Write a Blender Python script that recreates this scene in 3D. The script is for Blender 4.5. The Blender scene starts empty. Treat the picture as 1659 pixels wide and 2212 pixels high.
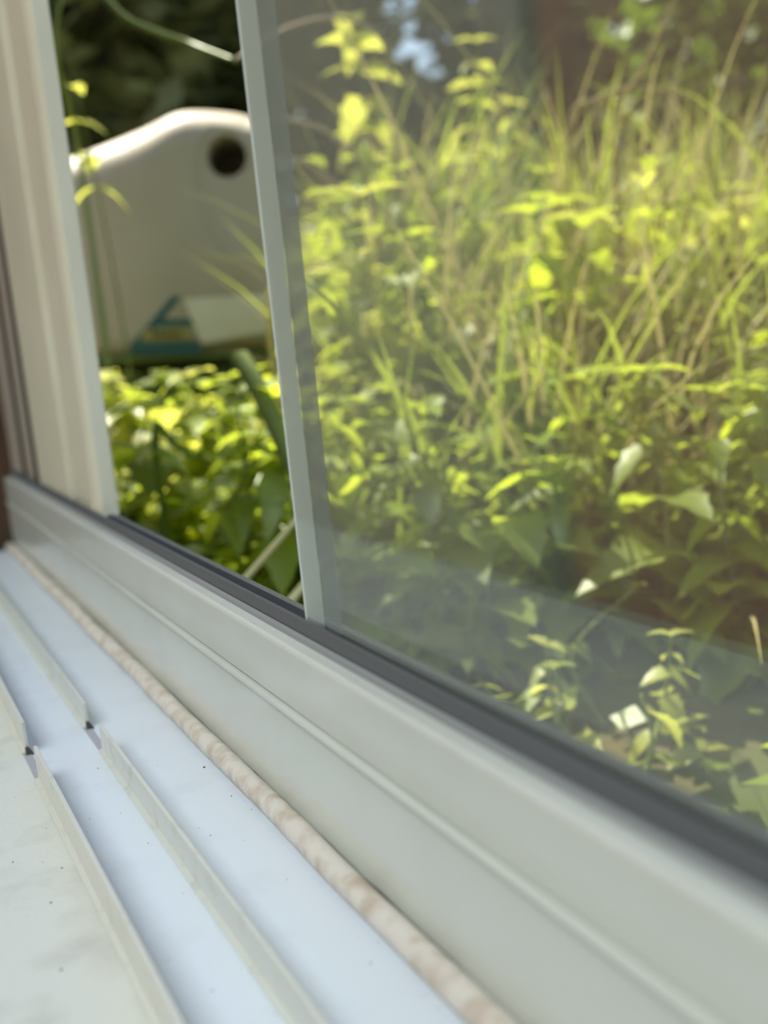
import bpy, bmesh, math, random
from mathutils import Vector, Matrix
random.seed(7)
S = bpy.context.scene
COL = S.collection

# ------------------------------------------------------------------ camera
# world: +X = out through the window, +Y = along the window away from the viewer, +Z = up; metres
FPX = 2400.0
RIGHT = Vector((0.89518, -0.43476, -0.09818))
UP = Vector((0.15837, 0.10436, 0.98185))
BACK = Vector((-0.41662, -0.89448, 0.16227))
cam_d = bpy.data.cameras.new('camera')
cam = bpy.data.objects.new('camera', cam_d)
COL.objects.link(cam)
cam.matrix_world = Matrix(((RIGHT.x, UP.x, BACK.x, 0), (RIGHT.y, UP.y, BACK.y, 0), (RIGHT.z, UP.z, BACK.z, 0), (0, 0, 0, 1)))
cam_d.sensor_fit = 'VERTICAL'
cam_d.sensor_height = 36.0
cam_d.lens = FPX / 2212 * 36.0
cam_d.clip_start = 0.005
cam_d.clip_end = 200
cam_d.dof.use_dof = True
cam_d.dof.focus_distance = 0.30
cam_d.dof.aperture_fstop = cam_d.lens / 4.2
S.camera = cam

# ------------------------------------------------------------------ world, sun, added room light, exposure
w = bpy.data.worlds.new('world'); S.world = w; w.use_nodes = True
nt = w.node_tree; nt.nodes.clear()
sky = nt.nodes.new('ShaderNodeTexSky'); sky.sky_type = 'NISHITA'; sky.sun_disc = False
sky.sun_elevation = math.radians(63); sky.sun_rotation = 0.0; sky.air_density = 1.0; sky.dust_density = 1.5
bg = nt.nodes.new('ShaderNodeBackground'); bg.inputs['Strength'].default_value = 0.25
wo = nt.nodes.new('ShaderNodeOutputWorld')
nt.links.new(sky.outputs[0], bg.inputs[0]); nt.links.new(bg.outputs[0], wo.inputs[0])

sun_d = bpy.data.lights.new('sun', 'SUN'); sun_d.energy = 12.5; sun_d.angle = math.radians(0.6); sun_d.color = (1.0, 0.94, 0.80)
sun = bpy.data.objects.new('sun', sun_d); COL.objects.link(sun)
to_sun = Vector((-0.10, 0.42, 0.90)).normalized()
sun.rotation_euler = to_sun.to_track_quat('Z', 'Y').to_euler()
sun.location = (0.3, 4, 6)

fill_d = bpy.data.lights.new('added_roof_fill', 'AREA'); fill_d.shape = 'RECTANGLE'; fill_d.size = 1.2; fill_d.size_y = 1.65  # added area light under an invented roof opening, brightens the sill tops
fill_d.energy = 40; fill_d.color = (0.82, 0.94, 1.0)
fill = bpy.data.objects.new('added_roof_fill', fill_d); COL.objects.link(fill)
fill.location = (-1.1, -0.425, 1.56)

S.view_settings.view_transform = 'Standard'
S.view_settings.look = 'None'
S.view_settings.exposure = 0.0
S.view_settings.gamma = 1.0
S.view_settings.use_curve_mapping = False
S.cycles.use_denoising = True
S.cycles.max_bounces = 5
S.cycles.diffuse_bounces = 3
S.cycles.glossy_bounces = 2
S.cycles.transmission_bounces = 3
S.cycles.transparent_max_bounces = 8
S.cycles.caustics_reflective = False
S.cycles.caustics_refractive = False
S.cycles.use_adaptive_sampling = True
S.cycles.adaptive_threshold = 0.1
S.cycles.sample_clamp_indirect = 6.0

def ray(u, v):
    return (RIGHT * ((u - 829.5) / FPX) - UP * ((v - 1106) / FPX) - BACK).normalized()
def at(u, v, d):
    return ray(u, v) * d

# ------------------------------------------------------------------ materials
MATS = {}
def N(nt, t, **kw):
    n = nt.nodes.new(t)
    for k, v in kw.items():
        setattr(n, k, v)
    return n
def mat_plain(name, col, rough=0.5, spec=0.5, noise=None, bump=None, metallic=0.0, coat=0.0):
    """noise = (scale, other colour, amount ramp lo, hi); bump = (scale, strength)"""
    m = bpy.data.materials.new(name); m.use_nodes = True
    nt = m.node_tree; p = nt.nodes['Principled BSDF']
    p.inputs['Base Color'].default_value = (*col, 1); p.inputs['Roughness'].default_value = rough
    p.inputs['Specular IOR Level'].default_value = spec; p.inputs['Metallic'].default_value = metallic
    p.inputs['Coat Weight'].default_value = coat
    tc = N(nt, 'ShaderNodeTexCoord')
    if noise:
        nz = N(nt, 'ShaderNodeTexNoise'); nz.inputs['Scale'].default_value = noise[0]; nz.inputs['Detail'].default_value = 5
        rp = N(nt, 'ShaderNodeMapRange'); rp.inputs[1].default_value = noise[2]; rp.inputs[2].default_value = noise[3]
        mx = N(nt, 'ShaderNodeMix', data_type='RGBA')
        mx.inputs[6].default_value = (*col, 1); mx.inputs[7].default_value = (*noise[1], 1)
        nt.links.new(tc.outputs['Object'], nz.inputs['Vector']); nt.links.new(nz.outputs[0], rp.inputs[0])
        nt.links.new(rp.outputs[0], mx.inputs[0]); nt.links.new(mx.outputs[2], p.inputs['Base Color'])
    if bump:
        nz = N(nt, 'ShaderNodeTexNoise'); nz.inputs['Scale'].default_value = bump[0]; nz.inputs['Detail'].default_value = 4
        bp = N(nt, 'ShaderNodeBump'); bp.inputs['Strength'].default_value = bump[1]; bp.inputs['Distance'].default_value = 0.001
        nt.links.new(tc.outputs['Object'], nz.inputs['Vector']); nt.links.new(nz.outputs[0], bp.inputs['Height'])
        nt.links.new(bp.outputs[0], p.inputs['Normal'])
    MATS[name] = m
    return m
def mat_leaf(name, col, trans, mix=0.5, gloss=0.10, rough=0.35, var=0.25, scale=9.0):
    m = bpy.data.materials.new(name); m.use_nodes = True
    nt = m.node_tree; nt.nodes.clear()
    oi = N(nt, 'ShaderNodeObjectInfo'); geo = N(nt, 'ShaderNodeNewGeometry')
    nz = N(nt, 'ShaderNodeTexNoise'); nz.inputs['Scale'].default_value = scale
    nt.links.new(geo.outputs['Position'], nz.inputs['Vector'])
    mth = N(nt, 'ShaderNodeMath', operation='ADD'); nt.links.new(oi.outputs['Random'], mth.inputs[0]); nt.links.new(nz.outputs[0], mth.inputs[1])
    rp = N(nt, 'ShaderNodeMapRange'); rp.inputs[1].default_value = 0.2; rp.inputs[2].default_value = 1.8
    rp.inputs[3].default_value = 1 - var; rp.inputs[4].default_value = 1 + var
    nt.links.new(mth.outputs[0], rp.inputs[0])
    def tinted(c):
        h = N(nt, 'ShaderNodeHueSaturation'); h.inputs['Color'].default_value = (*c, 1)
        nt.links.new(rp.outputs[0], h.inputs['Value']); return h
    d = N(nt, 'ShaderNodeBsdfDiffuse'); t = N(nt, 'ShaderNodeBsdfTranslucent'); g = N(nt, 'ShaderNodeBsdfGlossy')
    g.inputs['Roughness'].default_value = rough; g.inputs['Color'].default_value = (0.9, 0.95, 0.9, 1)
    nt.links.new(tinted(col).outputs[0], d.inputs[0]); nt.links.new(tinted(trans).outputs[0], t.inputs[0])
    a = N(nt, 'ShaderNodeMixShader'); a.inputs[0].default_value = mix
    b = N(nt, 'ShaderNodeMixShader'); b.inputs[0].default_value = gloss
    o = N(nt, 'ShaderNodeOutputMaterial')
    nt.links.new(d.outputs[0], a.inputs[1]); nt.links.new(t.outputs[0], a.inputs[2])
    nt.links.new(a.outputs[0], b.inputs[1]); nt.links.new(g.outputs[0], b.inputs[2]); nt.links.new(b.outputs[0], o.inputs[0])
    MATS[name] = m
    return m
def mat_glass(name, tint, dust=0.03, ior=1.5, rough=0.0):
    """thin clear pane: Fresnel mix of straight transmission and mirror reflection plus a film of dust"""
    m = bpy.data.materials.new(name); m.use_nodes = True
    nt = m.node_tree; nt.nodes.clear()
    fr = N(nt, 'ShaderNodeFresnel'); ge = N(nt, 'ShaderNodeNewGeometry')
    ir = N(nt, 'ShaderNodeMapRange'); ir.inputs[3].default_value = ior; ir.inputs[4].default_value = 1.0 / ior   # same reflectance at both faces of the pane
    nt.links.new(ge.outputs['Backfacing'], ir.inputs[0]); nt.links.new(ir.outputs[0], fr.inputs[0])
    tr = N(nt, 'ShaderNodeBsdfTransparent'); tr.inputs[0].default_value = (*tint, 1)
    gl = N(nt, 'ShaderNodeBsdfGlossy'); gl.inputs['Roughness'].default_value = rough
    a = N(nt, 'ShaderNodeMixShader'); nt.links.new(fr.outputs[0], a.inputs[0]); nt.links.new(tr.outputs[0], a.inputs[1]); nt.links.new(gl.outputs[0], a.inputs[2])
    df = N(nt, 'ShaderNodeBsdfDiffuse'); df.inputs[0].default_value = (0.75, 0.75, 0.66, 1)
    tl = N(nt, 'ShaderNodeBsdfTranslucent'); tl.inputs[0].default_value = (0.75, 0.75, 0.66, 1)
    dm = N(nt, 'ShaderNodeMixShader'); dm.inputs[0].default_value = 0.5
    nt.links.new(df.outputs[0], dm.inputs[1]); nt.links.new(tl.outputs[0], dm.inputs[2])
    tc = N(nt, 'ShaderNodeTexCoord'); nz = N(nt, 'ShaderNodeTexNoise'); nz.inputs['Scale'].default_value = 6.0; nz.inputs['Detail'].default_value = 3
    nt.links.new(tc.outputs['Object'], nz.inputs['Vector'])
    rp = N(nt, 'ShaderNodeMapRange'); rp.inputs[1].default_value = 0.3; rp.inputs[2].default_value = 0.7
    rp.inputs[3].default_value = dust * 0.6; rp.inputs[4].default_value = dust * 1.4
    nt.links.new(nz.outputs[0], rp.inputs[0])
    b = N(nt, 'ShaderNodeMixShader'); nt.links.new(rp.outputs[0], b.inputs[0]); nt.links.new(a.outputs[0], b.inputs[1]); nt.links.new(dm.outputs[0], b.inputs[2])
    o = N(nt, 'ShaderNodeOutputMaterial'); nt.links.new(b.outputs[0], o.inputs[0])
    MATS[name] = m
    return m

mat_plain('frame_white', (0.70, 0.71, 0.63), 0.14, 0.5, noise=(30, (0.66, 0.67, 0.59), 0.45, 0.75))
mat_plain('channel_white', (0.78, 0.83, 0.87), 0.35, 0.5, noise=(60, (0.73, 0.77, 0.80), 0.5, 0.8), bump=(900, 0.05))
mat_plain('sill_cream', (0.74, 0.74, 0.66), 0.55, 0.35, noise=(55, (0.62, 0.61, 0.54), 0.5, 0.72), bump=(700, 0.25))
mat_plain('rail_cream', (0.72, 0.71, 0.63), 0.40, 0.4, noise=(160, (0.58, 0.56, 0.49), 0.55, 0.8))
mat_plain('slot_grey', (0.42, 0.42, 0.43), 0.6, 0.3)
mat_plain('rubber_light', (0.30, 0.31, 0.31), 0.5, 0.4)
mat_plain('rubber_dark', (0.11, 0.115, 0.12), 0.5, 0.4)
mat_plain('foam', (0.78, 0.71, 0.62), 0.85, 0.2, noise=(170, (0.58, 0.46, 0.35), 0.42, 0.72), bump=(1400, 0.5))
mat_plain('stile_beige', (0.78, 0.73, 0.56), 0.40, 0.4, noise=(14, (0.70, 0.65, 0.49), 0.4, 0.7))
mat_plain('stile_pink', (0.42, 0.35, 0.28), 0.5, 0.3)
mat_plain('dark_seal', (0.05, 0.045, 0.035), 0.7, 0.2)
mat_plain('shadow_brown', (0.10, 0.09, 0.075), 0.9, 0.1)  # painted shade for the rail notches and the gap behind the cord
mat_plain('dirt', (0.03, 0.028, 0.025), 0.9, 0.1)
mat_plain('dark_wood', (0.10, 0.055, 0.03), 0.6, 0.3, noise=(20, (0.05, 0.03, 0.02), 0.4, 0.7))
mat_plain('wall_paint', (0.56, 0.47, 0.33), 0.8, 0.2, noise=(5, (0.52, 0.43, 0.30), 0.4, 0.6))
mat_plain('ceiling_paint', (0.75, 0.74, 0.70), 0.9, 0.2)
mat_plain('floor_wood', (0.28, 0.17, 0.09), 0.5, 0.4, noise=(6, (0.20, 0.12, 0.06), 0.4, 0.65))
mat_plain('curtain_orange', (0.92, 0.30, 0.02), 0.85, 0.1, noise=(25, (0.80, 0.24, 0.015), 0.4, 0.7))
mat_plain('soil', (0.10, 0.085, 0.04), 0.95, 0.1, noise=(12, (0.07, 0.09, 0.025), 0.4, 0.6), bump=(60, 0.6))
mat_plain('render_wall', (0.55, 0.52, 0.45), 0.9, 0.2, bump=(200, 0.3))
mat_plain('canister', (0.54, 0.47, 0.35), 0.5, 0.3, noise=(12, (0.48, 0.42, 0.30), 0.4, 0.7))
mat_plain('canister_green', (0.16, 0.20, 0.06), 0.75, 0.15)
mat_plain('teal_print', (0.05, 0.14, 0.13), 0.6, 0.3)
mat_plain('yellow_label', (0.42, 0.36, 0.10), 0.6, 0.3)
mat_plain('print_dark', (0.10, 0.10, 0.04), 0.6, 0.3)
mat_plain('tape', (0.90, 0.82, 0.66), 0.7, 0.2, noise=(40, (0.84, 0.75, 0.58), 0.4, 0.7))
mat_plain('bark', (0.24, 0.21, 0.17), 0.9, 0.2, noise=(15, (0.14, 0.12, 0.09), 0.4, 0.65), bump=(40, 0.8))
mat_plain('twig', (0.44, 0.33, 0.23), 0.6, 0.3, noise=(90, (0.30, 0.22, 0.15), 0.4, 0.7))
mat_plain('white_petal', (0.85, 0.85, 0.82), 0.6, 0.3)
mat_plain('flower_eye', (0.75, 0.60, 0.10), 0.7, 0.2)
mat_leaf('leaf_bright', (0.26, 0.34, 0.03), (0.6, 0.7, 0.045), 0.6, 0.045, 0.42)
mat_leaf('leaf_mid', (0.2, 0.26, 0.035), (0.46, 0.54, 0.05), 0.6, 0.045, 0.42)
mat_leaf('leaf_yellow', (0.4, 0.42, 0.08), (0.68, 0.7, 0.11), 0.6, 0.045, 0.42)
mat_leaf('leaf_deep', (0.09, 0.15, 0.02), (0.16, 0.26, 0.02), 0.5, 0.05, 0.4)
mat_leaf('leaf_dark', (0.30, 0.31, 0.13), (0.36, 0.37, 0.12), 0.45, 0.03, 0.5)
mat_leaf('grass_green', (0.20, 0.27, 0.04), (0.40, 0.48, 0.06), 0.5, 0.03, 0.5)
mat_leaf('grass_straw', (0.46, 0.40, 0.19), (0.50, 0.43, 0.18), 0.35, 0.025, 0.5)
mat_leaf('straw_pale', (0.66, 0.60, 0.30), (0.70, 0.62, 0.30), 0.35, 0.02, 0.5)
mat_leaf('stem_green', (0.22, 0.27, 0.06), (0.30, 0.36, 0.06), 0.25, 0.08)
mat_glass('pane_glass', (0.95, 0.96, 0.92), 0.07, 1.75)
mat_glass('pane_clear', (0.98, 0.99, 0.98), 0.01)

def mat_edge(name, col, clear):
    """ground glass edge: partly clear, the rest scatters light through"""
    m = bpy.data.materials.new(name); m.use_nodes = True
    nt = m.node_tree; nt.nodes.clear()
    d = N(nt, 'ShaderNodeBsdfDiffuse'); t = N(nt, 'ShaderNodeBsdfTranslucent'); c = N(nt, 'ShaderNodeBsdfTransparent')
    d.inputs[0].default_value = (*col, 1); t.inputs[0].default_value = (*col, 1)
    a = N(nt, 'ShaderNodeMixShader'); a.inputs[0].default_value = 0.5; b = N(nt, 'ShaderNodeMixShader'); b.inputs[0].default_value = clear
    o = N(nt, 'ShaderNodeOutputMaterial')
    nt.links.new(d.outputs[0], a.inputs[1]); nt.links.new(t.outputs[0], a.inputs[2])
    nt.links.new(a.outputs[0], b.inputs[1]); nt.links.new(c.outputs[0], b.inputs[2]); nt.links.new(b.outputs[0], o.inputs[0])
    MATS[name] = m
mat_edge('glass_edge_pale', (0.94, 0.98, 0.96), 0.16)
mat_edge('glass_edge_grey', (0.22, 0.26, 0.26), 0.42)

# ------------------------------------------------------------------ helpers
def mesh(name, verts, faces, mat, parent=None, smooth=False):
    me = bpy.data.meshes.new(name); me.from_pydata([tuple(v) for v in verts], [], faces); me.update()
    if mat: me.materials.append(MATS[mat])
    if smooth:
        for p in me.polygons: p.use_smooth = True
    o = bpy.data.objects.new(name, me); COL.objects.link(o)
    if parent: o.parent = parent
    return o
def tag(o, label=None, cat=None, group=None, kind=None):
    if label: o['label'] = label
    if cat: o['category'] = cat
    if group: o['group'] = group
    if kind: o['kind'] = kind
    return o
def empty(name, loc=(0, 0, 0), rz=0.0):
    o = bpy.data.objects.new(name, None); COL.objects.link(o); o.location = loc; o.rotation_euler = (0, 0, rz)
    o.empty_display_size = 0.02
    return o
def bevel(o, width, seg=2):
    m = o.modifiers.new('bevel', 'BEVEL'); m.width = width; m.segments = seg; m.limit_method = 'ANGLE'; m.angle_limit = math.radians(25)
    return o
def prism_y(name, prof, y0, y1, mat, parent=None, bev=0.0, seg=2):
    """profile of (x, z) points extruded along the window (Y)"""
    n = len(prof)
    v = [(x, y0, z) for x, z in prof] + [(x, y1, z) for x, z in prof]
    f = [tuple(range(n)), tuple(range(2 * n - 1, n - 1, -1))] + [(i, i + n, (i + 1) % n + n, (i + 1) % n) for i in range(n)]
    o = mesh(name, v, f, mat, parent); fix_normals(o)
    if bev: bevel(o, bev, seg)
    return o
def prism_z(name, prof, z0, z1, mat, parent=None, bev=0.0):
    """profile of (x, y) points extruded upward"""
    n = len(prof)
    v = [(x, y, z0) for x, y in prof] + [(x, y, z1) for x, y in prof]
    f = [tuple(range(n)), tuple(range(2 * n - 1, n - 1, -1))] + [(i, i + n, (i + 1) % n + n, (i + 1) % n) for i in range(n)]
    o = mesh(name, v, f, mat, parent); fix_normals(o)
    if bev: bevel(o, bev)
    return o
def fix_normals(o):
    bm = bmesh.new(); bm.from_mesh(o.data); bmesh.ops.recalc_face_normals(bm, faces=bm.faces); bm.to_mesh(o.data); bm.free()
def box(name, x0, x1, y0, y1, z0, z1, mat, parent=None, bev=0.0):
    return prism_y(name, [(x0, z0), (x1, z0), (x1, z1), (x0, z1)], y0, y1, mat, parent, bev)
def tube_geo(pts, radii, sides=6):
    pts = [Vector(p) for p in pts]; n = len(pts)
    v, f = [], []
    ref = Vector((0.3, 0.2, 1)).normalized(); u = None
    for i, p in enumerate(pts):
        t = (pts[min(i + 1, n - 1)] - pts[max(i - 1, 0)]).normalized()
        if u is None: u = t.cross(ref if abs(t.dot(ref)) < 0.95 else Vector((1, 0, 0))).normalized()
        else: u = (u - t * u.dot(t)).normalized()
        w_ = t.cross(u)
        r = radii[i] if hasattr(radii, '__len__') else radii
        for k in range(sides):
            a = 2 * math.pi * k / sides
            v.append(p + (u * math.cos(a) + w_ * math.sin(a)) * r)
    for i in range(n - 1):
        for k in range(sides):
            f.append((i * sides + k, i * sides + (k + 1) % sides, (i + 1) * sides + (k + 1) % sides, (i + 1) * sides + k))
    f.append(tuple(range(sides - 1, -1, -1))); f.append(tuple((n - 1) * sides + k for k in range(sides)))
    return v, f
def smooth_path(pts, per=6):
    pts = [Vector(p) for p in pts]
    if len(pts) < 3: return [pts[0].lerp(pts[-1], i / per) for i in range(per + 1)]
    P = [pts[0] * 2 - pts[1]] + pts + [pts[-1] * 2 - pts[-2]]
    out = []
    for i in range(1, len(P) - 2):
        a, b, c, d = P[i - 1], P[i], P[i + 1], P[i + 2]
        for k in range(per):
            t = k / per
            out.append(0.5 * ((2 * b) + (c - a) * t + (2 * a - 5 * b + 4 * c - d) * t * t + (3 * b - a - 3 * c + d) * t ** 3))
    out.append(pts[-1]); return out
def tube(name, pts, radii, mat, parent=None, sides=6):
    v, f = tube_geo(pts, radii, sides)
    return mesh(name, v, f, mat, parent, True)

# ------------------------------------------------------------------ the window: sill, track, bottom rail, stile, pane
ZF = -0.12          # track floor below the lens
Y0, Y1 = -1.2, 0.80 # run of the window
win = tag(empty('window_1', (0, 0, 0)), 'white sliding window with track, glazed sash and sill', 'window', kind='structure')

sill = prism_y('sill_board', [(-0.076, ZF - 0.028), (0.0318, ZF - 0.028), (0.0318, ZF), (-0.076, ZF), (-0.078, ZF - 0.001), (-0.079, ZF - 0.003), (-0.079, ZF - 0.025), (-0.078, ZF - 0.027)], Y0, Y1, 'sill_cream', win)
prism_y('track_channel', [(0.0318, ZF - 0.028), (0.084, ZF - 0.028), (0.084, ZF), (0.0318, ZF)], Y0, Y1, 'channel_white', win)

def track_rail(x, h, y0, y1, parent):
    t = 0.0011
    o = prism_y('track_rail', [(x - 0.0012, ZF), (x - 0.0012, ZF + 0.0007), (x, ZF + 0.0009), (x, ZF + h), (x + t, ZF + h), (x + t, ZF)], y0, y1, 'rail_cream', parent, 0.00022, 2)
    return o
track_rail(0.0326, 0.0105, Y0, 0.327, win); track_rail(0.0326, 0.0105, 0.352, Y1, win)
track_rail(0.0535, 0.0088, Y0, 0.338, win); track_rail(0.0535, 0.0088, 0.363, Y1, win)
for x, ya, yb in ((0.0326, 0.327, 0.352), (0.0535, 0.338, 0.363)):
    prism_y('track_slot', [(x - 0.0008, ZF - 0.001), (x + 0.0016, ZF - 0.001), (x + 0.0016, ZF + 0.0003), (x - 0.0008, ZF + 0.0003)], ya, yb, 'slot_grey', win)
    prism_y('notch_shadow', [(x - 0.0001, ZF - 0.001), (x + 0.0022, ZF - 0.001), (x + 0.0022, ZF + 0.0004), (x + 0.0010, ZF + 0.0026), (x - 0.0001, ZF + 0.0026)], yb - 0.002, yb - 0.0002, 'shadow_brown', win, 0.0003)  # dark wedge painted in as the shadow at the notch's far end

rail_prof = [(0.084, ZF - 0.028), (0.084, -0.0902), (0.0831, -0.0898), (0.0829, -0.0890), (0.0831, -0.0882), (0.0852, -0.0881), (0.0852, -0.0876),
             (0.0842, -0.0875), (0.0842, -0.0731), (0.0845, -0.0723), (0.0851, -0.0720), (0.0885, -0.0720), (0.0885, -0.080), (0.0990, -0.080), (0.0990, -0.095), (0.118, -0.098), (0.118, ZF - 0.028)]
prism_y('bottom_rail', rail_prof, Y0, 0.765, 'frame_white', win, 0.00012, 2)
prism_y('gasket_lip', [(0.0880, -0.0722), (0.0889, -0.0722), (0.0889, -0.0703), (0.0886, -0.0701), (0.0881, -0.0709)], Y0, 0.765, 'rubber_light', win, 0.0002)
prism_y('gasket', [(0.0887, -0.080), (0.0902, -0.080), (0.0902, -0.0668), (0.0897, -0.0664), (0.0890, -0.0669)], Y0, 0.765, 'rubber_dark', win, 0.0002)
prism_y('outer_gasket', [(0.0950, -0.080), (0.0985, -0.080), (0.0985, -0.0690), (0.0950, -0.0680)], Y0, 0.765, 'rubber_dark', win, 0.0002)
# glazed sash: its cut glass edge stands upright in the gasket
YE = 0.2437
pane = box('pane', 0.0904, 0.0948, Y0, YE - 0.0002, -0.0725, 1.02, 'pane_glass', win)
box('pane_edge', 0.0904, 0.0949, YE - 0.0002, YE + 0.0012, -0.0724, 1.02, 'glass_edge_pale', win, 0.0003)
box('edge_seal', 0.0953, 0.0994, YE - 0.0002, YE + 0.0010, -0.0724, 1.02, 'glass_edge_grey', win, 0.0003)

# far stile: upright profile of beads, grooves and seals, bottom to head
ZS = -0.0695
prism_z('stile', [(0.0995, 0.4875), (0.0925, 0.4875), (0.0908, 0.4905), (0.0900, 0.4960), (0.0902, 0.503), (0.0925, 0.506), (0.0928, 0.552), (0.0975, 0.554), (0.0975, 0.562),
                  (0.0915, 0.564), (0.0912, 0.655), (0.0995, 0.657)], ZS, 1.02, 'stile_beige', win, 0.0006)
box('stile_seal', 0.0925, 0.0990, 0.657, 0.682, ZS, 1.02, 'dark_seal', win)
box('stile_bead', 0.0915, 0.118, 0.682, 0.706, ZS, 1.02, 'stile_pink', win, 0.001)
box('stile_seal', 0.0922, 0.118, 0.706, 0.728, ZS, 1.02, 'dark_seal', win)
box('jamb', 0.0900, 0.118, 0.728, 0.765, ZF - 0.028, 1.02, 'stile_pink', win, 0.001)
box('jamb_board', -0.02, 0.118, 0.765, 0.80, ZF, 1.02, 'dark_wood', win, 0.001)
box('head_rail', 0.03, 0.118, Y0, 0.80, 1.02, 1.08, 'frame_white', win, 0.001)

# foam cord pressed into the angle between track floor and bottom rail
pts = [Vector((0.0808 + 0.00025 * math.sin(i * 0.9) + 0.0002 * random.uniform(-1, 1), -0.6 + i * 0.02, ZF + 0.0030)) for i in range(69)]
cord = tube('foam_cord', pts, [0.0030 * (1 + 0.03 * math.sin(i * 1.7)) for i in range(69)], 'foam', None, 16)
tag(cord, 'beige foam sealing cord lying along the foot of the white bottom rail', 'cord')

seam = tube('gap_shadow_seam', [Vector((0.0839, -0.6 + i * 0.01, -0.1166 + 0.00025 * math.sin(i * 2.3))) for i in range(136)], [0.00042 + 0.00022 * math.sin(i * 1.1) * math.sin(i * 0.37) for i in range(136)], 'shadow_brown', win, 5)  # dark tube standing in for the gap shadow between cord and rail
# specks of grit on the sill and track
gv, gf = [], []
def grit(x, y, z, r):
    b = len(gv)
    for k in range(5):
        a = 2 * math.pi * k / 5; rr = r * random.uniform(0.5, 1.2)
        gv.append((x + rr * math.cos(a), y + rr * math.sin(a) * 1.3, z + 0.00002))
    gv.append((x, y, z + r * 0.9))
    for k in range(5): gf.append((b + k, b + (k + 1) % 5, b + 5))
def on_z(u, v, z):
    d = ray(u, v); return d * (z / d.z)
for (u, v, r) in ((110, 1950, .00030), (441, 1658, .00045), (268, 1674, .0004), (500, 1720, .00025), (134, 1875, .00025), (312, 1480, .0004), (215, 1540, .0002), (211, 1660, .0003), (340, 1800, .0002),
                  (455, 1805, .0002), (320, 1822, .0002), (92, 1862, .0002), (100, 1790, .00022), (620, 1900, .0002), (800, 2080, .00025), (458, 2140, .0003), (132, 2095, .0004), (28, 1863, .0003)):
    p = on_z(u, v, ZF); grit(p.x, p.y, ZF, r)
for i in range(220):
    x = random.choice((random.uniform(-0.07, 0.03), random.uniform(0.036, 0.052), random.uniform(0.056, 0.079), random.uniform(0.0766, 0.0780)))
    grit(x, random.uniform(0.10, 0.70), ZF, random.uniform(0.00006, 0.00017))
for i in range(70):
    grit(random.uniform(0.0852, 0.0884), random.uniform(0.1, 0.6), -0.0720, random.uniform(0.00006, 0.00014))
tag(mesh('grit', gv, gf, 'dirt'), 'dark specks of grit scattered over the white sill and track', 'grit', kind='stuff')

# ------------------------------------------------------------------ the room
def ring_wall(name, axis, a0, a1, outer, inner, mat):
    """wall slab with one opening: axis 'x' slab between x=a0..a1; outer/inner = (y0,y1,z0,z1)"""
    def loop(r, a): return [(a, r[0], r[2]), (a, r[1], r[2]), (a, r[1], r[3]), (a, r[0], r[3])]
    v = loop(outer, a0) + loop(inner, a0) + loop(outer, a1) + loop(inner, a1)
    f = []
    for k in range(4):
        j = (k + 1) % 4
        f += [(k, j, j + 4, k + 4), (k + 8, k + 12, j + 12, j + 8), (k, k + 8, j + 8, j), (k + 4, j + 4, j + 12, k + 12)]
    o = mesh(name, v, f, mat); fix_normals(o); return tag(o, kind='structure')
tag(ring_wall('wall_right', 'x', -0.02, 0.117, (-2.6, 1.0, -1.0, 1.5), (Y0, Y1, ZF - 0.028, 1.08), 'render_wall'), 'pale wall around the sliding window', 'wall')
tag(box('wall_back', -2.62, -2.5, -2.6, 0.92, -1.0, 1.5, 'wall_paint'), 'room wall opposite the sliding window', 'wall', kind='structure')
tag(box('wall_left', -2.5, -0.02, 0.80, 0.92, -1.0, 1.5, 'wall_paint'), 'pale beige end wall beside the window', 'wall', kind='structure')
tag(box('wall_near', -2.5, -0.02, -2.6, -2.5, -1.0, 1.5, 'wall_paint'), 'room wall behind the viewer', 'wall', kind='structure')
tag(box('floor', -2.62, -0.02, -2.6, 0.92, -1.06, -1.0, 'floor_wood'), 'brown wooden floor of the room', 'floor', kind='structure')
SKY = (-1.75, -0.45, -1.3, 0.45)   # opening for the added roof light
def ceiling_with_opening():
    o_ = [(-2.62, -2.6), (0.117, -2.6), (0.117, 0.92), (-2.62, 0.92)]; i_ = [(SKY[0], SKY[2]), (SKY[1], SKY[2]), (SKY[1], SKY[3]), (SKY[0], SKY[3])]
    v = [(x, y, z) for z in (1.5, 1.6) for lp in (o_, i_) for x, y in lp]; f = []
    for k in range(4):
        j = (k + 1) % 4
        f += [(k, j, j + 4, k + 4), (k + 8, k + 12, j + 12, j + 8), (k, k + 8, j + 8, j), (k + 4, j + 4, j + 12, k + 12)]
    o = mesh('ceiling', v, f, 'ceiling_paint'); fix_normals(o); return o
tag(ceiling_with_opening(), 'white ceiling with an opening for the added roof light', 'ceiling', kind='structure')
w2 = tag(empty('added_roof_light', (-1.1, -0.425, 1.62)), 'added roof light in the ceiling, out of view', 'window', kind='structure')  # unseen roof light, added to go with the fill lamp below it
for a_ in ((-0.70, -0.64, -0.93, 0.93), (0.64, 0.70, -0.93, 0.93), (-0.64, 0.64, -0.93, -0.87), (-0.64, 0.64, 0.87, 0.93)):
    box('frame', a_[0], a_[1], a_[2], a_[3], -0.02, 0.04, 'frame_white', w2, 0.004)
box('pane', -0.64, 0.64, -0.87, 0.87, 0.0, 0.006, 'pane_clear', w2)
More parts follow.
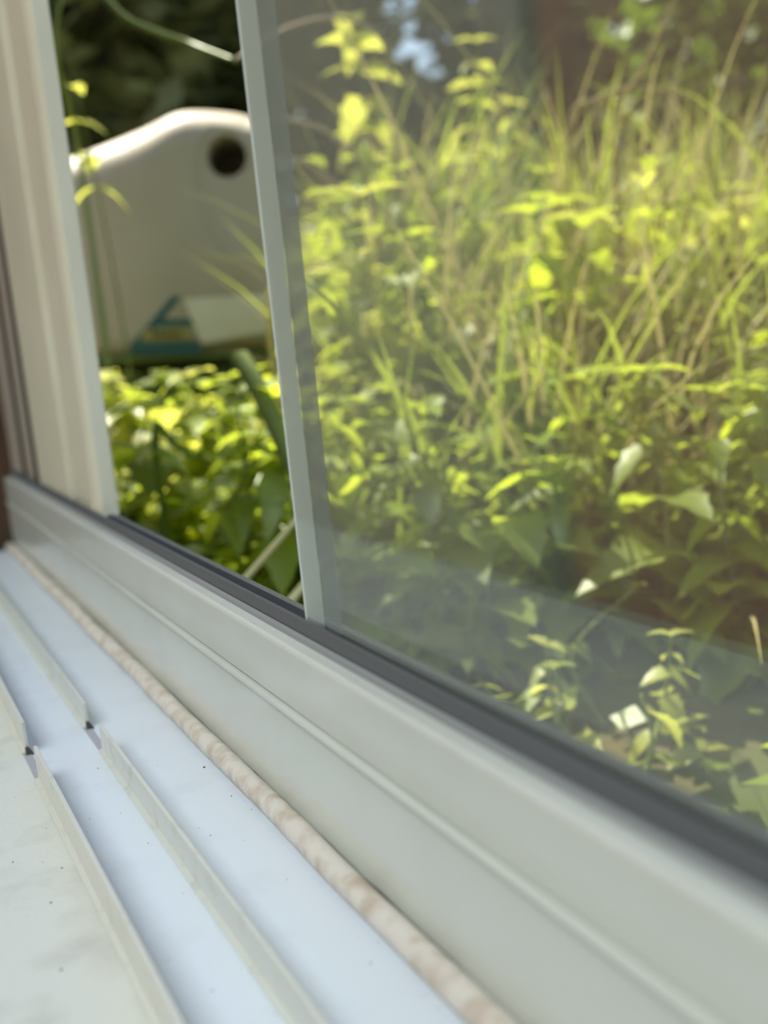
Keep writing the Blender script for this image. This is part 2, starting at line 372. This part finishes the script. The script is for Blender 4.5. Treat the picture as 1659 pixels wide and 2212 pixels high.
# gathered curtain against the end wall (seen mirrored in the pane)
cv, cf = [], []
n = 60
for i in range(n + 1):
    x = -0.34 - 0.30 * i / n
    y = 0.745 + 0.022 * math.sin(i * 0.75) + 0.006 * math.sin(i * 1.9)
    for z in (-0.95, -0.4, 0.15, 0.7, 1.25): cv.append((x, y, z))
for i in range(n):
    for k in range(4): a = i * 5 + k; cf.append((a, a + 1, a + 6, a + 5))
cur = mesh('curtain', cv, cf, 'curtain_orange', None, True)
m_ = cur.modifiers.new('solid', 'SOLIDIFY'); m_.thickness = 0.003
tag(cur, 'orange-brown curtain mirrored in the glass at the right', 'curtain')

# ------------------------------------------------------------------ outdoors: bank
def ground_z(x, y):
    d = 0.6 * x + 0.8 * y
    z = -0.42 + 0.40 * d
    if d > 1.15: z = 0.04 + 0.06 * (d - 1.15)
    z = max(z, -0.62)
    return z + 0.012 * math.sin(9 * x + 3 * y) + 0.01 * math.sin(7 * y - 4 * x)
gx = [0.117 + 0.06 * i for i in range(40)] + [2.6 + 0.6 * i for i in range(14)]
gy = [-2.6 + 0.3 * i for i in range(9)] + [0.05 * i for i in range(0, 50)] + [2.6 + 0.6 * i for i in range(14)]
v = [(x, y, ground_z(x, y)) for x in gx for y in gy]
f = [(i * len(gy) + j, (i + 1) * len(gy) + j, (i + 1) * len(gy) + j + 1, i * len(gy) + j + 1) for i in range(len(gx) - 1) for j in range(len(gy) - 1)]
tag(mesh('ground', v, f, 'soil', None, True), 'dark soil of the overgrown bank outside', 'ground', kind='structure')

# ------------------------------------------------------------------ beige canister
CAN_D = 1.15
can = empty('plastic_canister', at(385, 765, CAN_D) + Vector((0, 0, -0.002)))
can_dir = ray(385, 500); yaw = math.atan2(can_dir.y, can_dir.x) - math.pi / 2   # local -Y faces the viewer's side
can.scale = (1, 1, 1.03)
can.rotation_euler = (0, math.radians(3.0), yaw + math.radians(-6))
tag(can, 'beige plastic canister with taped note and dark handle hole', 'canister')
def canister_outline():
    P = [(-0.088, 0.006), (-0.060, -0.004), (0.090, -0.004), (0.106, 0.012), (0.108, 0.10), (0.106, 0.200), (0.092, 0.216), (0.06, 0.223), (0.022, 0.224),
         (-0.01, 0.212), (-0.045, 0.200), (-0.078, 0.189), (-0.096, 0.181), (-0.1005, 0.10), (-0.099, 0.03)]
    pts = [Vector((x, 0, z)) for x, z in P]; n = len(pts); out = []
    for i in range(n):
        a, b, c, d = pts[i - 1], pts[i], pts[(i + 1) % n], pts[(i + 2) % n]
        for k in range(6):
            t = k / 6
            out.append(0.5 * ((2 * b) + (c - a) * t + (2 * a - 5 * b + 4 * c - d) * t * t + (3 * b - a - 3 * c + d) * t ** 3))
    return out
OUT = canister_outline(); nO = len(OUT); cen = Vector((0.004, 0, 0.11))
layers = [(-0.075, 0.0, 0.030), (-0.0750, 0.0, 0.024), (-0.0735, 0.0, 0.018), (-0.0695, 0.0, 0.0125), (-0.062, 0.0, 0.0078), (-0.050, 0, 0.0040), (-0.034, 0, 0.0015), (-0.012, 0, 0.0), (0.03, 0, 0.0), (0.055, 0, 0.002), (0.066, 0, 0.006), (0.074, 0, 0.014), (0.077, 0, 0.024)]
def inset(p, i, d, top):
    sx = d / 0.105; sz = d / 0.115
    if p.z > cen.z and top: sz = (1.7 + 1.0 * max(0.0, min(1.0, (0.03 - p.x) / 0.06))) * d / 0.13
    return Vector((cen.x + (p.x - cen.x) * (1 - sx), 0, cen.z + (p.z - cen.z) * (1 - sz)))
cvv, cff = [], []
for li, (y, s, d) in enumerate(layers):
    for i, p in enumerate(OUT):
        q = inset(p, i, d, li < 7); cvv.append((q.x, y, q.z))
for l in range(len(layers) - 1):
    for i in range(nO):
        cff.append((l * nO + i, l * nO + (i + 1) % nO, (l + 1) * nO + (i + 1) % nO, (l + 1) * nO + i))
cff.append(tuple(range(nO))); cff.append(tuple((len(layers) - 1) * nO + i for i in reversed(range(nO))))
body = mesh('body', cvv, cff, 'canister', can); fix_normals(body)
# handle hole cut right through, with a soft recess around it on the near face
def cutter(rx, rz, y0, y1, cx, cz, n=28):
    vv = [(cx + rx * math.cos(2 * math.pi * k / n), y, cz + rz * math.sin(2 * math.pi * k / n)) for y in (y0, y1) for k in range(n)]
    ff = [tuple(range(n)), tuple(range(2 * n - 1, n - 1, -1))] + [(k, k + n, (k + 1) % n + n, (k + 1) % n) for k in range(n)]
    o = mesh('cutter', vv, ff, None); fix_normals(o); o.parent = can; return o
bpy.context.view_layer.update()
cuts = [cutter(0.046, 0.066, -0.10, -0.0705, 0.080, 0.150), cutter(0.0185, 0.0185, -0.2, 0.04, 0.066, 0.176)]
for c in cuts:
    m_ = body.modifiers.new('cut', 'BOOLEAN'); m_.object = c; m_.operation = 'DIFFERENCE'; m_.solver = 'EXACT'
bpy.context.view_layer.update()
dg = bpy.context.evaluated_depsgraph_get()
nm = bpy.data.meshes.new_from_object(body.evaluated_get(dg)); body.modifiers.clear(); body.data = nm
for c in cuts: bpy.data.objects.remove(c)
if not nm.materials: nm.materials.append(MATS['canister'])
for p in nm.polygons: p.use_smooth = True
m_ = body.modifiers.new('bevel', 'BEVEL'); m_.width = 0.004; m_.segments = 3; m_.limit_method = 'ANGLE'; m_.angle_limit = math.radians(35)
# base band, prints, note
def plate(name, P, mat, y=-0.0754, th=0.0008, parent=can):
    n = len(P); vv = [(x, y, z) for x, z in P] + [(x, y - th, z) for x, z in P]
    ff = [tuple(range(n)), tuple(range(2 * n - 1, n - 1, -1))] + [(i, i + n, (i + 1) % n + n, (i + 1) % n) for i in range(n)]
    o = mesh(name, vv, ff, mat, parent); fix_normals(o); return o
def canister_px(u, v):
    """a point on the canister's near face as (x, z) in its own frame"""
    M = can.matrix_world; o = M.translation; nrm = (M.to_3x3() @ Vector((0, -1, 0))); q = M @ Vector((0, -0.0755, 0.1))
    d = ray(u, v); p = d * (q.dot(nrm) / d.dot(nrm)); l = M.inverted() @ p; return (l.x, l.z)
def plate_px(name, pts, mat, y, parent=can): return plate(name, [canister_px(*p) for p in pts], mat, y, parent=parent)
lab = plate_px('logo_stripe', [(372, 640), (392, 640), (300, 752), (276, 752)], 'teal_print', -0.0752)
plate_px('logo_stripe', [(328, 690), (420, 688), (424, 704), (318, 706)], 'teal_print', -0.0754)
plate_px('logo_stripe', [(290, 738), (430, 738), (440, 766), (280, 764)], 'teal_print', -0.0753)
yl = plate_px('label', [(312, 712), (404, 708), (410, 734), (304, 737)], 'yellow_label', -0.0756)
for k in range(5):
    plate_px('print_mark', [(330 + 13 * k, 716), (338 + 13 * k, 715), (340 + 13 * k, 727), (329 + 13 * k, 728)], 'print_dark', -0.0760)
plate_px('paper_note', [(396, 645), (590, 634), (592, 714), (436, 743)], 'tape', -0.0764)
tube('base_band', smooth_path([(-0.0985, -0.066, 0.032), (-0.0955, -0.068, 0.014), (-0.085, -0.069, 0.0045), (-0.06, -0.0695, 0.0), (0.0, -0.0695, 0.0), (0.088, -0.0695, 0.0), (0.103, -0.068, 0.014)], 5), 0.0042, 'canister_green', can, 8)

# ------------------------------------------------------------------ leaves and plants
def leaf_mesh(name, L, W, n=8, serr=0.12, fold=0.28, droop=0.35, mats='leaf_mid', base=0.55):
    v, f = [], []
    for i in range(n + 1):
        t = i / n
        wd = W * 0.5 * (math.sin(math.pi * t ** base) ** 0.8 if 0 < t < 1 else 0.0)
        if 0 < i < n: wd *= 1 + serr * (1 if i % 2 else -1)
        y = L * t; z = -droop * L * t * t
        v += [(0, y, z), (-wd, y - (0.02 * L if i % 2 else 0), z + fold * wd), (wd, y - (0.02 * L if i % 2 else 0), z + fold * wd)]
    for i in range(n):
        a = i * 3; b = a + 3
        f += [(a, b, b + 1, a + 1), (a, a + 2, b + 2, b)]
    me = bpy.data.meshes.new(name); me.from_pydata(v, [], f); me.materials.append(MATS[mats]); me.update()
    for p in me.polygons: p.use_smooth = True
    return me
LEAVES = {}
for mt in ('leaf_bright', 'leaf_mid', 'leaf_yellow'):
    LEAVES[mt] = [leaf_mesh('leaf', 1.0, 0.62, 8, 0.14, 0.30, 0.35, mt, 0.5), leaf_mesh('leaf', 1.0, 0.80, 8, 0.12, 0.22, 0.25, mt, 0.45),
                  leaf_mesh('leaf', 1.0, 0.45, 7, 0.08, 0.35, 0.5, mt, 0.6)]
def plant(root, top, nodes, lsize, mt, name='weed_plant', bend=0.03, leaf_from=0.25, stem_r=0.0014, kind=None, pairs=True):
    root = Vector(root); top = Vector(top); e = empty(name, root)
    mid = (top - root) * 0.5 + Vector((random.uniform(-bend, bend), random.uniform(-bend, bend), 0))
    path = smooth_path([Vector((0, 0, -0.01)), mid, top - root], 6)
    tube('stem', path, [stem_r * (1 - 0.6 * i / len(path)) for i in range(len(path))], 'stem_green', e, 5)
    az = random.uniform(0, 6.28)
    for k in range(nodes):
        t = leaf_from + (1 - leaf_from) * (k + 0.5) / nodes
        q = path[min(len(path) - 1, int(t * (len(path) - 1)))]
        sz = lsize * (1.05 - 0.45 * (k / max(1, nodes - 1))) * random.uniform(0.8, 1.15)
        for s in ((0, math.pi) if pairs else (0,)):
            a = az + s + random.uniform(-0.3, 0.3)
            lf = bpy.data.objects.new('leaf', random.choice(LEAVES[mt]) if kind is None else LEAVES[mt][kind])
            COL.objects.link(lf); lf.parent = e; lf.location = q
            lf.rotation_euler = (random.uniform(-0.7, 0.35), random.uniform(-0.3, 0.3), a)
            lf.scale = (sz, sz, sz)
        az += 1.57 if pairs else 2.4
    if pairs:
        for k in range(2):
            lf = bpy.data.objects.new('leaf', LEAVES[mt][0]); COL.objects.link(lf); lf.parent = e; lf.location = path[-1]
            lf.rotation_euler = (random.uniform(0.1, 0.6), 0, az + k * math.pi); s = lsize * 0.55; lf.scale = (s, s, s)
    return e
def root_under(p, dx=0.0, dy=0.0):
    return Vector((p.x + dx, p.y + dy, ground_z(p.x + dx, p.y + dy)))

# named sprigs that can be picked out in the photograph
def sprig(u, v, d, nodes, ls, mt, label, name='weed_plant', dx=0.02, dy=0.03, lf=0.4, pairs=True):
    top = at(u, v, d); return tag(plant(root_under(top, dx, dy), top, nodes, ls, mt, name, 0.02, lf, 0.0013, None, pairs), label, 'plant')
sprig(1030, 90, 1.25, 6, 0.050, 'leaf_yellow', 'tall yellow-green weed with paired leaves right of the blue sky gap', lf=0.55)
sprig(745, -30, 1.15, 6, 0.055, 'leaf_yellow', 'yellow-green leafy weed reaching the top edge beside the glass edge', lf=0.6)
sprig(770, 285, 1.2, 3, 0.050, 'leaf_bright', 'drooping green leafed weed right of the glass edge below the twigs', lf=0.7)
sprig(1350, 480, 1.0, 2, 0.060, 'leaf_bright', 'low weed with broad bright leaves right of the white flower', lf=0.8)
sprig(1100, 225, 1.3, 3, 0.045, 'leaf_yellow', 'small leafy weed before the grey tree trunk', lf=0.7)
sprig(165, 190, 0.95, 3, 0.032, 'leaf_yellow', 'pale green sprig between window stile and beige canister', lf=0.78)
sprig(930, 790, 0.8, 4, 0.050, 'leaf_mid', 'broad-leafed dark green weed at the middle of the pane', lf=0.5)
sprig(700, 560, 0.9, 3, 0.045, 'leaf_mid', 'weed with a shiny pale leaf touching the glass edge', lf=0.6)
sprig(1385, 1500, 0.50, 1, 0.026, 'leaf_yellow', 'single upright yellow-green leaf low down in the mirrored sill', lf=0.8, pairs=False)
sprig(1280, 1650, 0.46, 1, 0.018, 'leaf_yellow', 'tiny yellow-green leaf just above the dark gasket at right', lf=0.8, pairs=False)
sprig(1060, 1150, 0.62, 3, 0.035, 'leaf_bright', 'bright leafed weed above the mirrored sill line', lf=0.6)

LOOK = {'leaf_bright': 'bright green', 'leaf_mid': 'deep green', 'leaf_yellow': 'yellow-green'}
def place(u, v):
    if u < 660: c = 'near the far window stile' if u < 330 else 'below the canister print' if u < 450 else 'below the paper note' if u < 550 else 'just left of the glass edge'
    else: c = 'just right of the glass edge' if u < 840 else 'below the sky gap' if u < 1010 else 'below the grey trunk' if u < 1170 else 'below the white flower' if u < 1290 else 'below the top right bush' if u < 1480 else 'at the right picture edge'
    r = 'at bank top' if v < 480 else 'on upper bank' if v < 640 else 'at mid height' if v < 820 else 'on lower bank' if v < 1000 else 'low down' if v < 1180 else 'near the gasket'
    return r + ' ' + c
USED = set()
def scatter_plants(n, urange, vrange, drange, ls, mts, label, group, hrange=(0.08, 0.22), nodes=(3, 6)):
    for _ in range(n):
        for _try in range(160):
            u = random.uniform(*urange); v_ = random.uniform(*vrange); d = ray(u, v_)
            if v_ < 300 + 130 * random.random() and _try < 150: continue
            r = random.uniform(*drange); p = d * r; h = p.z - ground_z(p.x, p.y)
            mt = random.choice(mts); sz = random.uniform(*ls); big = 'broad-leafed' if sz > sum(ls) / 2 else 'small-leafed'
            lab_ = '%s %s weed %s' % (big, LOOK[mt], place(u, v_))
            if h > 0.13: lab_ = 'tall ' + lab_
            if p.x > 0.16 and hrange[0] < h < hrange[1] and lab_ not in USED: break
        else: continue
        USED.add(lab_)
        e = plant(root_under(p, random.uniform(-.02, .02), random.uniform(-.02, .02)), p, random.randint(*nodes), sz, mt)
        tag(e, lab_, 'plant', group)
scatter_plants(26, (215, 660), (830, 1290), (0.62, 1.2), (0.04, 0.06), ['leaf_bright'] * 3 + ['leaf_mid'], 'bright green leafy weed below the beige canister', 'weeds under the canister', (0.03, 0.34))
scatter_plants(22, (215, 640), (805, 930), (0.78, 1.07), (0.035, 0.05), ['leaf_bright', 'leaf_yellow', 'leaf_mid'], '', 'weeds under the canister', (0.01, 0.3))
scatter_plants(75, (660, 1659), (240, 800), (0.75, 1.7), (0.04, 0.065), ['leaf_bright', 'leaf_yellow', 'leaf_mid'], 'yellow-green weed on the sunny bank seen through the pane', 'weeds on the sunny bank', (0.03, 0.34))
scatter_plants(60, (680, 1659), (800, 1250), (0.58, 1.2), (0.03, 0.055), ['leaf_bright', 'leaf_mid', 'leaf_mid'], 'green weed halfway down the bank behind the pane', 'weeds halfway down the bank', (0.03, 0.28))
scatter_plants(18, (800, 1659), (1250, 1720), (0.45, 0.80), (0.012, 0.024), ['leaf_mid', 'leaf_yellow'], 'small leafed weed low behind the mirrored sill', 'small weeds at the foot of the bank', (0.01, 0.2), (2, 4))

CL, CR = ray(120, 500), ray(720, 500)
def headroom(x, y):
    """growth before the canister stays shorter than its foot"""
    r = math.hypot(x, y)
    if r < 1.32 and CL.x / CL.y < x / y < CR.x / CR.y if y > 0.05 else False: return max(0.012, -0.05 * r - 0.008 - ground_z(x, y)) if r < 0.98 else 0.015
    return 9.0
# grass tufts, each a clump of blades from one root
def blade(v, f, root, az, L, W, lean, curl):
    b = len(v); n = 6; dx, dy = math.cos(az), math.sin(az); px_, py_ = -dy, dx
    x = y = z = 0.0; ang = lean
    for i in range(n + 1):
        t = i / n; wd = W * 0.5 * (1 - t ** 1.8) + 0.0001
        v.append((root[0] + dx * x + px_ * wd, root[1] + dy * x + py_ * wd, root[2] + z)); v.append((root[0] + dx * x - px_ * wd, root[1] + dy * x - py_ * wd, root[2] + z))
        x += math.sin(ang) * L / n; z += math.cos(ang) * L / n; ang += curl / n
    for i in range(n): a = b + 2 * i; f.append((a, a + 1, a + 3, a + 2))
def tuft_mesh(name, nb, L, W, mt, spread=0.02):
    v, f = [], []
    for _ in range(nb):
        blade(v, f, (random.uniform(-spread, spread), random.uniform(-spread, spread), -0.005), random.uniform(0, 6.28), L * random.uniform(0.6, 1.1), W * random.uniform(0.6, 1.3), random.uniform(0.02, 0.5), random.uniform(0.2, 1.5))
    me = bpy.data.meshes.new(name); me.from_pydata(v, [], f); me.materials.append(MATS[mt]); me.update()
    for p in me.polygons: p.use_smooth = True
    return me
TUFT = [tuft_mesh('grass_tuft', 12, 0.22, 0.005, 'grass_green') for _ in range(4)]
STRAW = [tuft_mesh('dry_grass_tuft', 9, 0.26, 0.0032, 'grass_straw') for _ in range(4)]
def scatter_tufts(meshes, n, urange, vrange, drange, label, group, cat='grass'):
    for _ in range(n):
        for _try in range(80):
            u = random.uniform(*urange); v_ = random.uniform(*vrange); rr = random.uniform(*drange); p = ray(u, v_) * rr
            h = p.z - ground_z(p.x, p.y)
            lab_ = '%s %s %s' % ('near' if rr < 1.0 else 'distant' if rr > 1.4 else 'middling', label, place(u, v_))
            if p.x > 0.17 and 0.02 < h < 0.22 and headroom(p.x, p.y) > 0.2 and lab_ not in USED: break
        else: continue
        o = bpy.data.objects.new(random.choice(meshes).name.split('.')[0], random.choice(meshes)); COL.objects.link(o)
        o.location = root_under(p); o.rotation_euler = (0, 0, random.uniform(0, 6.28)); s = random.uniform(0.8, 1.25); o.scale = (s, s, s)
        USED.add(lab_); tag(o, lab_, cat, group)
scatter_tufts(TUFT, 40, (650, 1659), (250, 1200), (0.6, 1.9), 'tuft of green grass', 'green grass tufts')
scatter_tufts(STRAW, 36, (650, 1659), (200, 1150), (0.6, 2.0), 'tuft of dry grass', 'dry grass tufts')
scatter_tufts(TUFT, 14, (230, 640), (820, 1300), (0.5, 1.2), 'tuft of green grass', 'grass tufts under the canister')

# uncountable low growth covering the soil
uv_, uf = [], []
def small_leaf(p, L, W, az, pitch):
    b = len(uv_); d = Vector((math.cos(az) * math.cos(pitch), math.sin(az) * math.cos(pitch), math.sin(pitch))); s = Vector((-math.sin(az), math.cos(az), random.uniform(-.4, .4)))
    uv_.extend([p, p + d * L * .45 + s * W * .5, p + d * L, p + d * L * .45 - s * W * .5]); uf.append((b, b + 1, b + 2, b + 3))
for _ in range(9000):
    y = random.uniform(-0.3, 2.6); x = random.uniform(0.18, 2.4)
    if headroom(x, y) < 0.06: continue
    p = Vector((x, y, ground_z(x, y) + random.uniform(0, 0.05) + 0.002))
    small_leaf(p, random.uniform(0.012, 0.035), random.uniform(0.006, 0.02), random.uniform(0, 6.28), random.uniform(-0.4, 0.9))
tag(mesh('undergrowth', uv_, uf, 'leaf_mid'), 'low mat of small green leaves covering the bank', 'undergrowth', kind='stuff')
uv_, uf = [], []
for _ in range(2600):
    y = random.uniform(-0.3, 2.8); x = random.uniform(0.36, 2.6)
    blade(uv_, uf, (x, y, ground_z(x, y) - 0.004), random.uniform(0, 6.28), min(headroom(x, y), random.uniform(0.06, 0.2)), random.uniform(0.0015, 0.0035), random.uniform(0.05, 0.6), random.uniform(0.1, 1.4))
tag(mesh('grass', uv_, uf, 'grass_green'), 'fine green grass growing over the bank', 'grass', kind='stuff')
uv_, uf = [], []
for _ in range(3600):
    y = random.uniform(-0.2, 2.8); x = random.uniform(0.36, 2.6)
    blade(uv_, uf, (x, y, ground_z(x, y) - 0.004), random.uniform(0, 6.28), min(headroom(x, y), random.uniform(0.06, 0.24)), random.uniform(0.001, 0.0028), random.uniform(0.2, 1.2), random.uniform(0.1, 1.2))
tag(mesh('dead_grass', uv_, uf, 'grass_straw'), 'thin dead grass matted into the bank', 'grass', kind='stuff')

# single stalks and twigs (pixel, distance) -> real paths
def stalk(name, P, r, mt, label, cat, taper=0.5, sides=6):
    pts = [at(u, v_, d) for u, v_, d in P]
    path = smooth_path(pts, 8); o = empty(name, path[0])
    n = len(path)
    t = tube('stem', [q - path[0] for q in path], [r * (1 - taper * i / n) for i in range(n)], mt, o, sides)
    return tag(o, label, cat)
def to_ground(u, v_, d, du=0):
    p = at(u, v_, d); return p
def stalk_w(name, pts, r, mt, label, cat, taper=0.5):
    path = smooth_path(pts, 8); o = tube(name, path, [r * (1 - taper * i / len(path)) for i in range(len(path))], mt, None, 6)
    return tag(o, label, cat)
A = at
g = lambda p, dx=0, dy=0: root_under(p, dx, dy)
def grown(name, P, r, mt, label, cat, dx=0.0, dy=0.0, straight=False):
    if straight:
        a_, b_ = A(*P[0]), A(*P[-1]); dv = (a_ - b_).normalized(); q = a_.copy()
        for _ in range(200):
            if q.z < ground_z(q.x, q.y) or q.x < 0.15: break
            q += dv * 0.01
        return stalk_w(name, [q, a_, A(*P[1]), b_], r, mt, label, cat)
    pts = [A(*p) for p in P]; return stalk_w(name, [g(pts[0], dx, dy)] + pts, r, mt, label, cat)
grown('dry_stalk', [(1150, 680, 1.0), (1230, 500, 1.0), (1300, 350, 1.0)], 0.0024, 'grass_straw', 'straight pale dry stalk slanting past the white flower', 'stalk', 0.0, 0.0)
grown('dry_stalk', [(1330, 300, 0.9), (1400, 130, 0.9), (1470, -30, 0.9)], 0.0026, 'grass_straw', 'pale dry stalk slanting across dark foliage near top right', 'stalk')
grown('green_stalk', [(850, 300, 1.1), (850, 100, 1.1), (880, -40, 1.1)], 0.0016, 'stem_green', 'thin green grass stem beside the blue sky gap', 'stem')
grown('twig', [(850, 250, 1.0), (830, 95, 0.95), (740, 40, 0.9), (620, 60, 0.85), (508, 130, 0.8)], 0.0022, 'twig', 'brown arching twig across the top of the glass edge', 'twig')
grown('twig', [(800, 420, 0.95), (725, 300, 0.9), (640, 262, 0.85), (545, 250, 0.8)], 0.0024, 'twig', 'pale curved twig level with the canister top', 'twig')
grown('twig', [(780, 480, 0.95), (690, 375, 0.9), (640, 345, 0.85), (570, 330, 0.8)], 0.0022, 'twig', 'short pale twig level with the canister hole', 'twig')
grown('twig', [(1290, 590, 0.9), (1195, 612, 0.88), (1110, 604, 0.88)], 0.0018, 'twig', 'pinkish bent twig below the white flower', 'twig')
grown('dry_stalk', [(960, 945, 0.7), (1020, 925, 0.7), (1090, 898, 0.7)], 0.0018, 'grass_straw', 'short pale straw lying at the middle of the bank', 'straw')
grown('dry_stalk', [(1010, 1010, 0.65), (1060, 950, 0.65), (1110, 938, 0.65)], 0.0016, 'grass_straw', 'arched pale straw below the short straw', 'straw')
grown('dry_stalk', [(600, 1335, 0.50), (650, 1272, 0.51), (705, 1205, 0.52)], 0.0028, 'straw_pale', 'bright yellow straw standing at the foot of the glass edge', 'straw', straight=True)
grown('dry_stalk', [(600, 1170, 0.52), (650, 1112, 0.52), (700, 1055, 0.52)], 0.0019, 'straw_pale', 'pale straw crossing the lower glass edge', 'straw', straight=True)
grown('dry_stalk', [(580, 668, 0.8), (630, 620, 0.8), (700, 560, 0.82)], 0.0026, 'straw_pale', 'pale straw rising right from the paper note', 'straw')
grown('dry_stalk', [(680, 760, 0.8), (640, 730, 0.8), (590, 690, 0.8)], 0.0020, 'grass_straw', 'pale straw falling right from the paper note', 'straw')
grown('green_stalk', [(60, -60, 0.9), (280, 45, 0.85), (400, 90, 0.85), (510, 132, 0.8)], 0.0030, 'stem_green', 'green stem slanting across the dark gap above the canister', 'stem')
grown('green_stalk', [(170, 330, 1.0), (120, 120, 0.95), (135, -30, 0.95)], 0.0030, 'stem_green', 'green stem rising beside the far window stile', 'stem')
grown('long_grass', [(335, 945, 0.7), (380, 965, 0.7), (432, 992, 0.7)], 0.0030, 'grass_green', 'grey-green blade lying across the bright leaves', 'blade')
grown('long_grass', [(1230, 300, 0.9), (1290, 215, 0.9), (1380, 190, 0.9), (1500, 215, 0.9)], 0.0026, 'grass_straw', 'pale arched blade drooping near top right', 'blade')
grown('long_grass', [(1280, 690, 0.8), (1450, 725, 0.78), (1680, 765, 0.76)], 0.0016, 'grass_straw', 'long pale stem running level to the right edge', 'stem')
grown('dry_stalk', [(740, 760, 0.9), (780, 660, 0.9), (870, 370, 0.9)], 0.0016, 'grass_straw', 'tall thin straw right of the glass edge', 'straw')
# thick ribbed stalk leaning across the bright leaves below the canister
cp = [A(518, 772, 0.66), A(545, 815, 0.65), A(580, 885, 0.64), A(625, 985, 0.63), A(672, 1090, 0.62)]
sp = smooth_path(cp, 12); last = sp[-1]; sp += [last.lerp(root_under(last, 0.02), k / 6) for k in range(1, 7)]
thick = tube('thick_stalk', sp, [0.0056 + 0.0005 * (k % 2) for k in range(len(sp))], 'canister_green', None, 8)
tag(thick, 'thick dark green ribbed stalk slanting below the canister to the glass edge', 'stalk')

# white flower
fp = A(1190, 437, 1.0); fl = tag(empty('white_flower', root_under(fp)), 'small white flower on a thin stem amid the grass', 'flower')
tube('stem', smooth_path([(0, 0, 0), (fp - fl.location) * 0.5 + Vector((0.004, 0, 0)), fp - fl.location], 5), 0.0012, 'stem_green', fl, 5)
for k in range(9):
    a = 2 * math.pi * k / 9; c_ = fp - fl.location
    dv = Vector((math.cos(a), math.sin(a), 0.5)); s_ = Vector((-math.sin(a), math.cos(a), 0)) * 0.0025
    mesh('petal', [c_, c_ + dv * 0.006 + s_, c_ + dv * 0.0105, c_ + dv * 0.006 - s_], [(0, 1, 2, 3)], 'white_petal', fl)
tube('flower_eye', [fp - fl.location, fp - fl.location + Vector((0, 0, 0.003))], 0.003, 'flower_eye', fl, 8)

# ------------------------------------------------------------------ trees and shrubs behind the bank
GAPS = [(ray(905, 80), 0.022), (ray(880, -20), 0.02), (ray(930, 150), 0.014), (ray(325, 150), 0.009), (ray(135, 75), 0.010)]   # openings between crowns where sky shows
def shrub(name, x, y, h, w_, nleaf, mt, label, cat='shrub', ls=(0.05, 0.11), low=0.0, group=None, trunk=True):
    z0 = ground_z(x, y); e = empty(name, (x, y, z0))
    v, f = [], []
    for _ in range(nleaf):
        while True:
            q = Vector((random.uniform(-1, 1), random.uniform(-1, 1), random.uniform(-1, 1)))
            if 0.15 < q.length < 1: break
        q = q * (0.75 + 0.25 * math.sin(5 * q.x + 3 * q.z) * math.cos(4 * q.y))
        c_ = Vector((q.x * w_, q.y * w_, low + (h - low) * (0.5 + 0.5 * q.z)))
        if any((Vector((x, y, z0)) + c_).normalized().cross(gd).length < gr for gd, gr in GAPS): continue
        az = random.uniform(0, 6.28); pt = random.uniform(-0.9, 0.5); L = random.uniform(*ls); b = len(v)
        d = Vector((math.cos(az) * math.cos(pt), math.sin(az) * math.cos(pt), math.sin(pt))); s_ = Vector((-math.sin(az), math.cos(az), random.uniform(-.5, .5)))
        v += [c_, c_ + d * L * .5 + s_ * L * .28, c_ + d * L, c_ + d * L * .5 - s_ * L * .28]; f.append((b, b + 1, b + 2, b + 3))
    mesh('foliage', v, f, mt, e)
    if trunk: tube('trunk', smooth_path([(0, 0, -0.05), (0.05, 0.03, h * 0.4), (0, 0, h * 0.8)], 5), [0.07 - 0.004 * k for k in range(11)], 'bark', e, 8)
    return tag(e, label, cat, group)
BACKS = [(0.75, 3.2, 2.2, 0.75), (1.6, 3.5, 2.3, 0.8), (2.5, 3.4, 2.2, 0.8), (3.3, 2.9, 2.2, 0.8), (3.9, 2.2, 2.0, 0.8), (0.9, 4.4, 3.0, 1.0), (2.2, 4.7, 3.2, 1.1), (3.6, 4.2, 3.2, 1.2), (4.6, 3.2, 3.0, 1.1)]
BL = ['directly behind the beige canister', 'behind the top of the glass edge', 'behind the tall yellow-green weed', 'right of the grey trunk', 'at the top right corner', 'farthest behind the canister', 'far behind the sky gap', 'far behind the grey trunk', 'far behind the top right bush']
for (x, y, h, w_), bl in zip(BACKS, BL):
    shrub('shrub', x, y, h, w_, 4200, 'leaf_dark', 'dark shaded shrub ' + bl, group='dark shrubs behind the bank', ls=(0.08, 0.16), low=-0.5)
shrub('bush', 1.80, 1.75, 0.80, 0.42, 2000, 'leaf_deep', 'deep green leafy bush at top right behind the dry stalk', 'bush', (0.03, 0.07))
# grey tree trunk
tp = A(1090, 300, 2.6); tb = Vector((tp.x, tp.y, ground_z(tp.x, tp.y) - 0.05))
tr = tag(empty('tree', tb), 'grey tree trunk standing upright behind the leafy weeds', 'tree')
tube('trunk', [Vector((0, 0, 0)), Vector((0.01, 0, 0.8)), Vector((-0.01, 0.02, 1.8)), Vector((0, 0.04, 3.0))], [0.052, 0.046, 0.044, 0.04], 'bark', tr, 12)
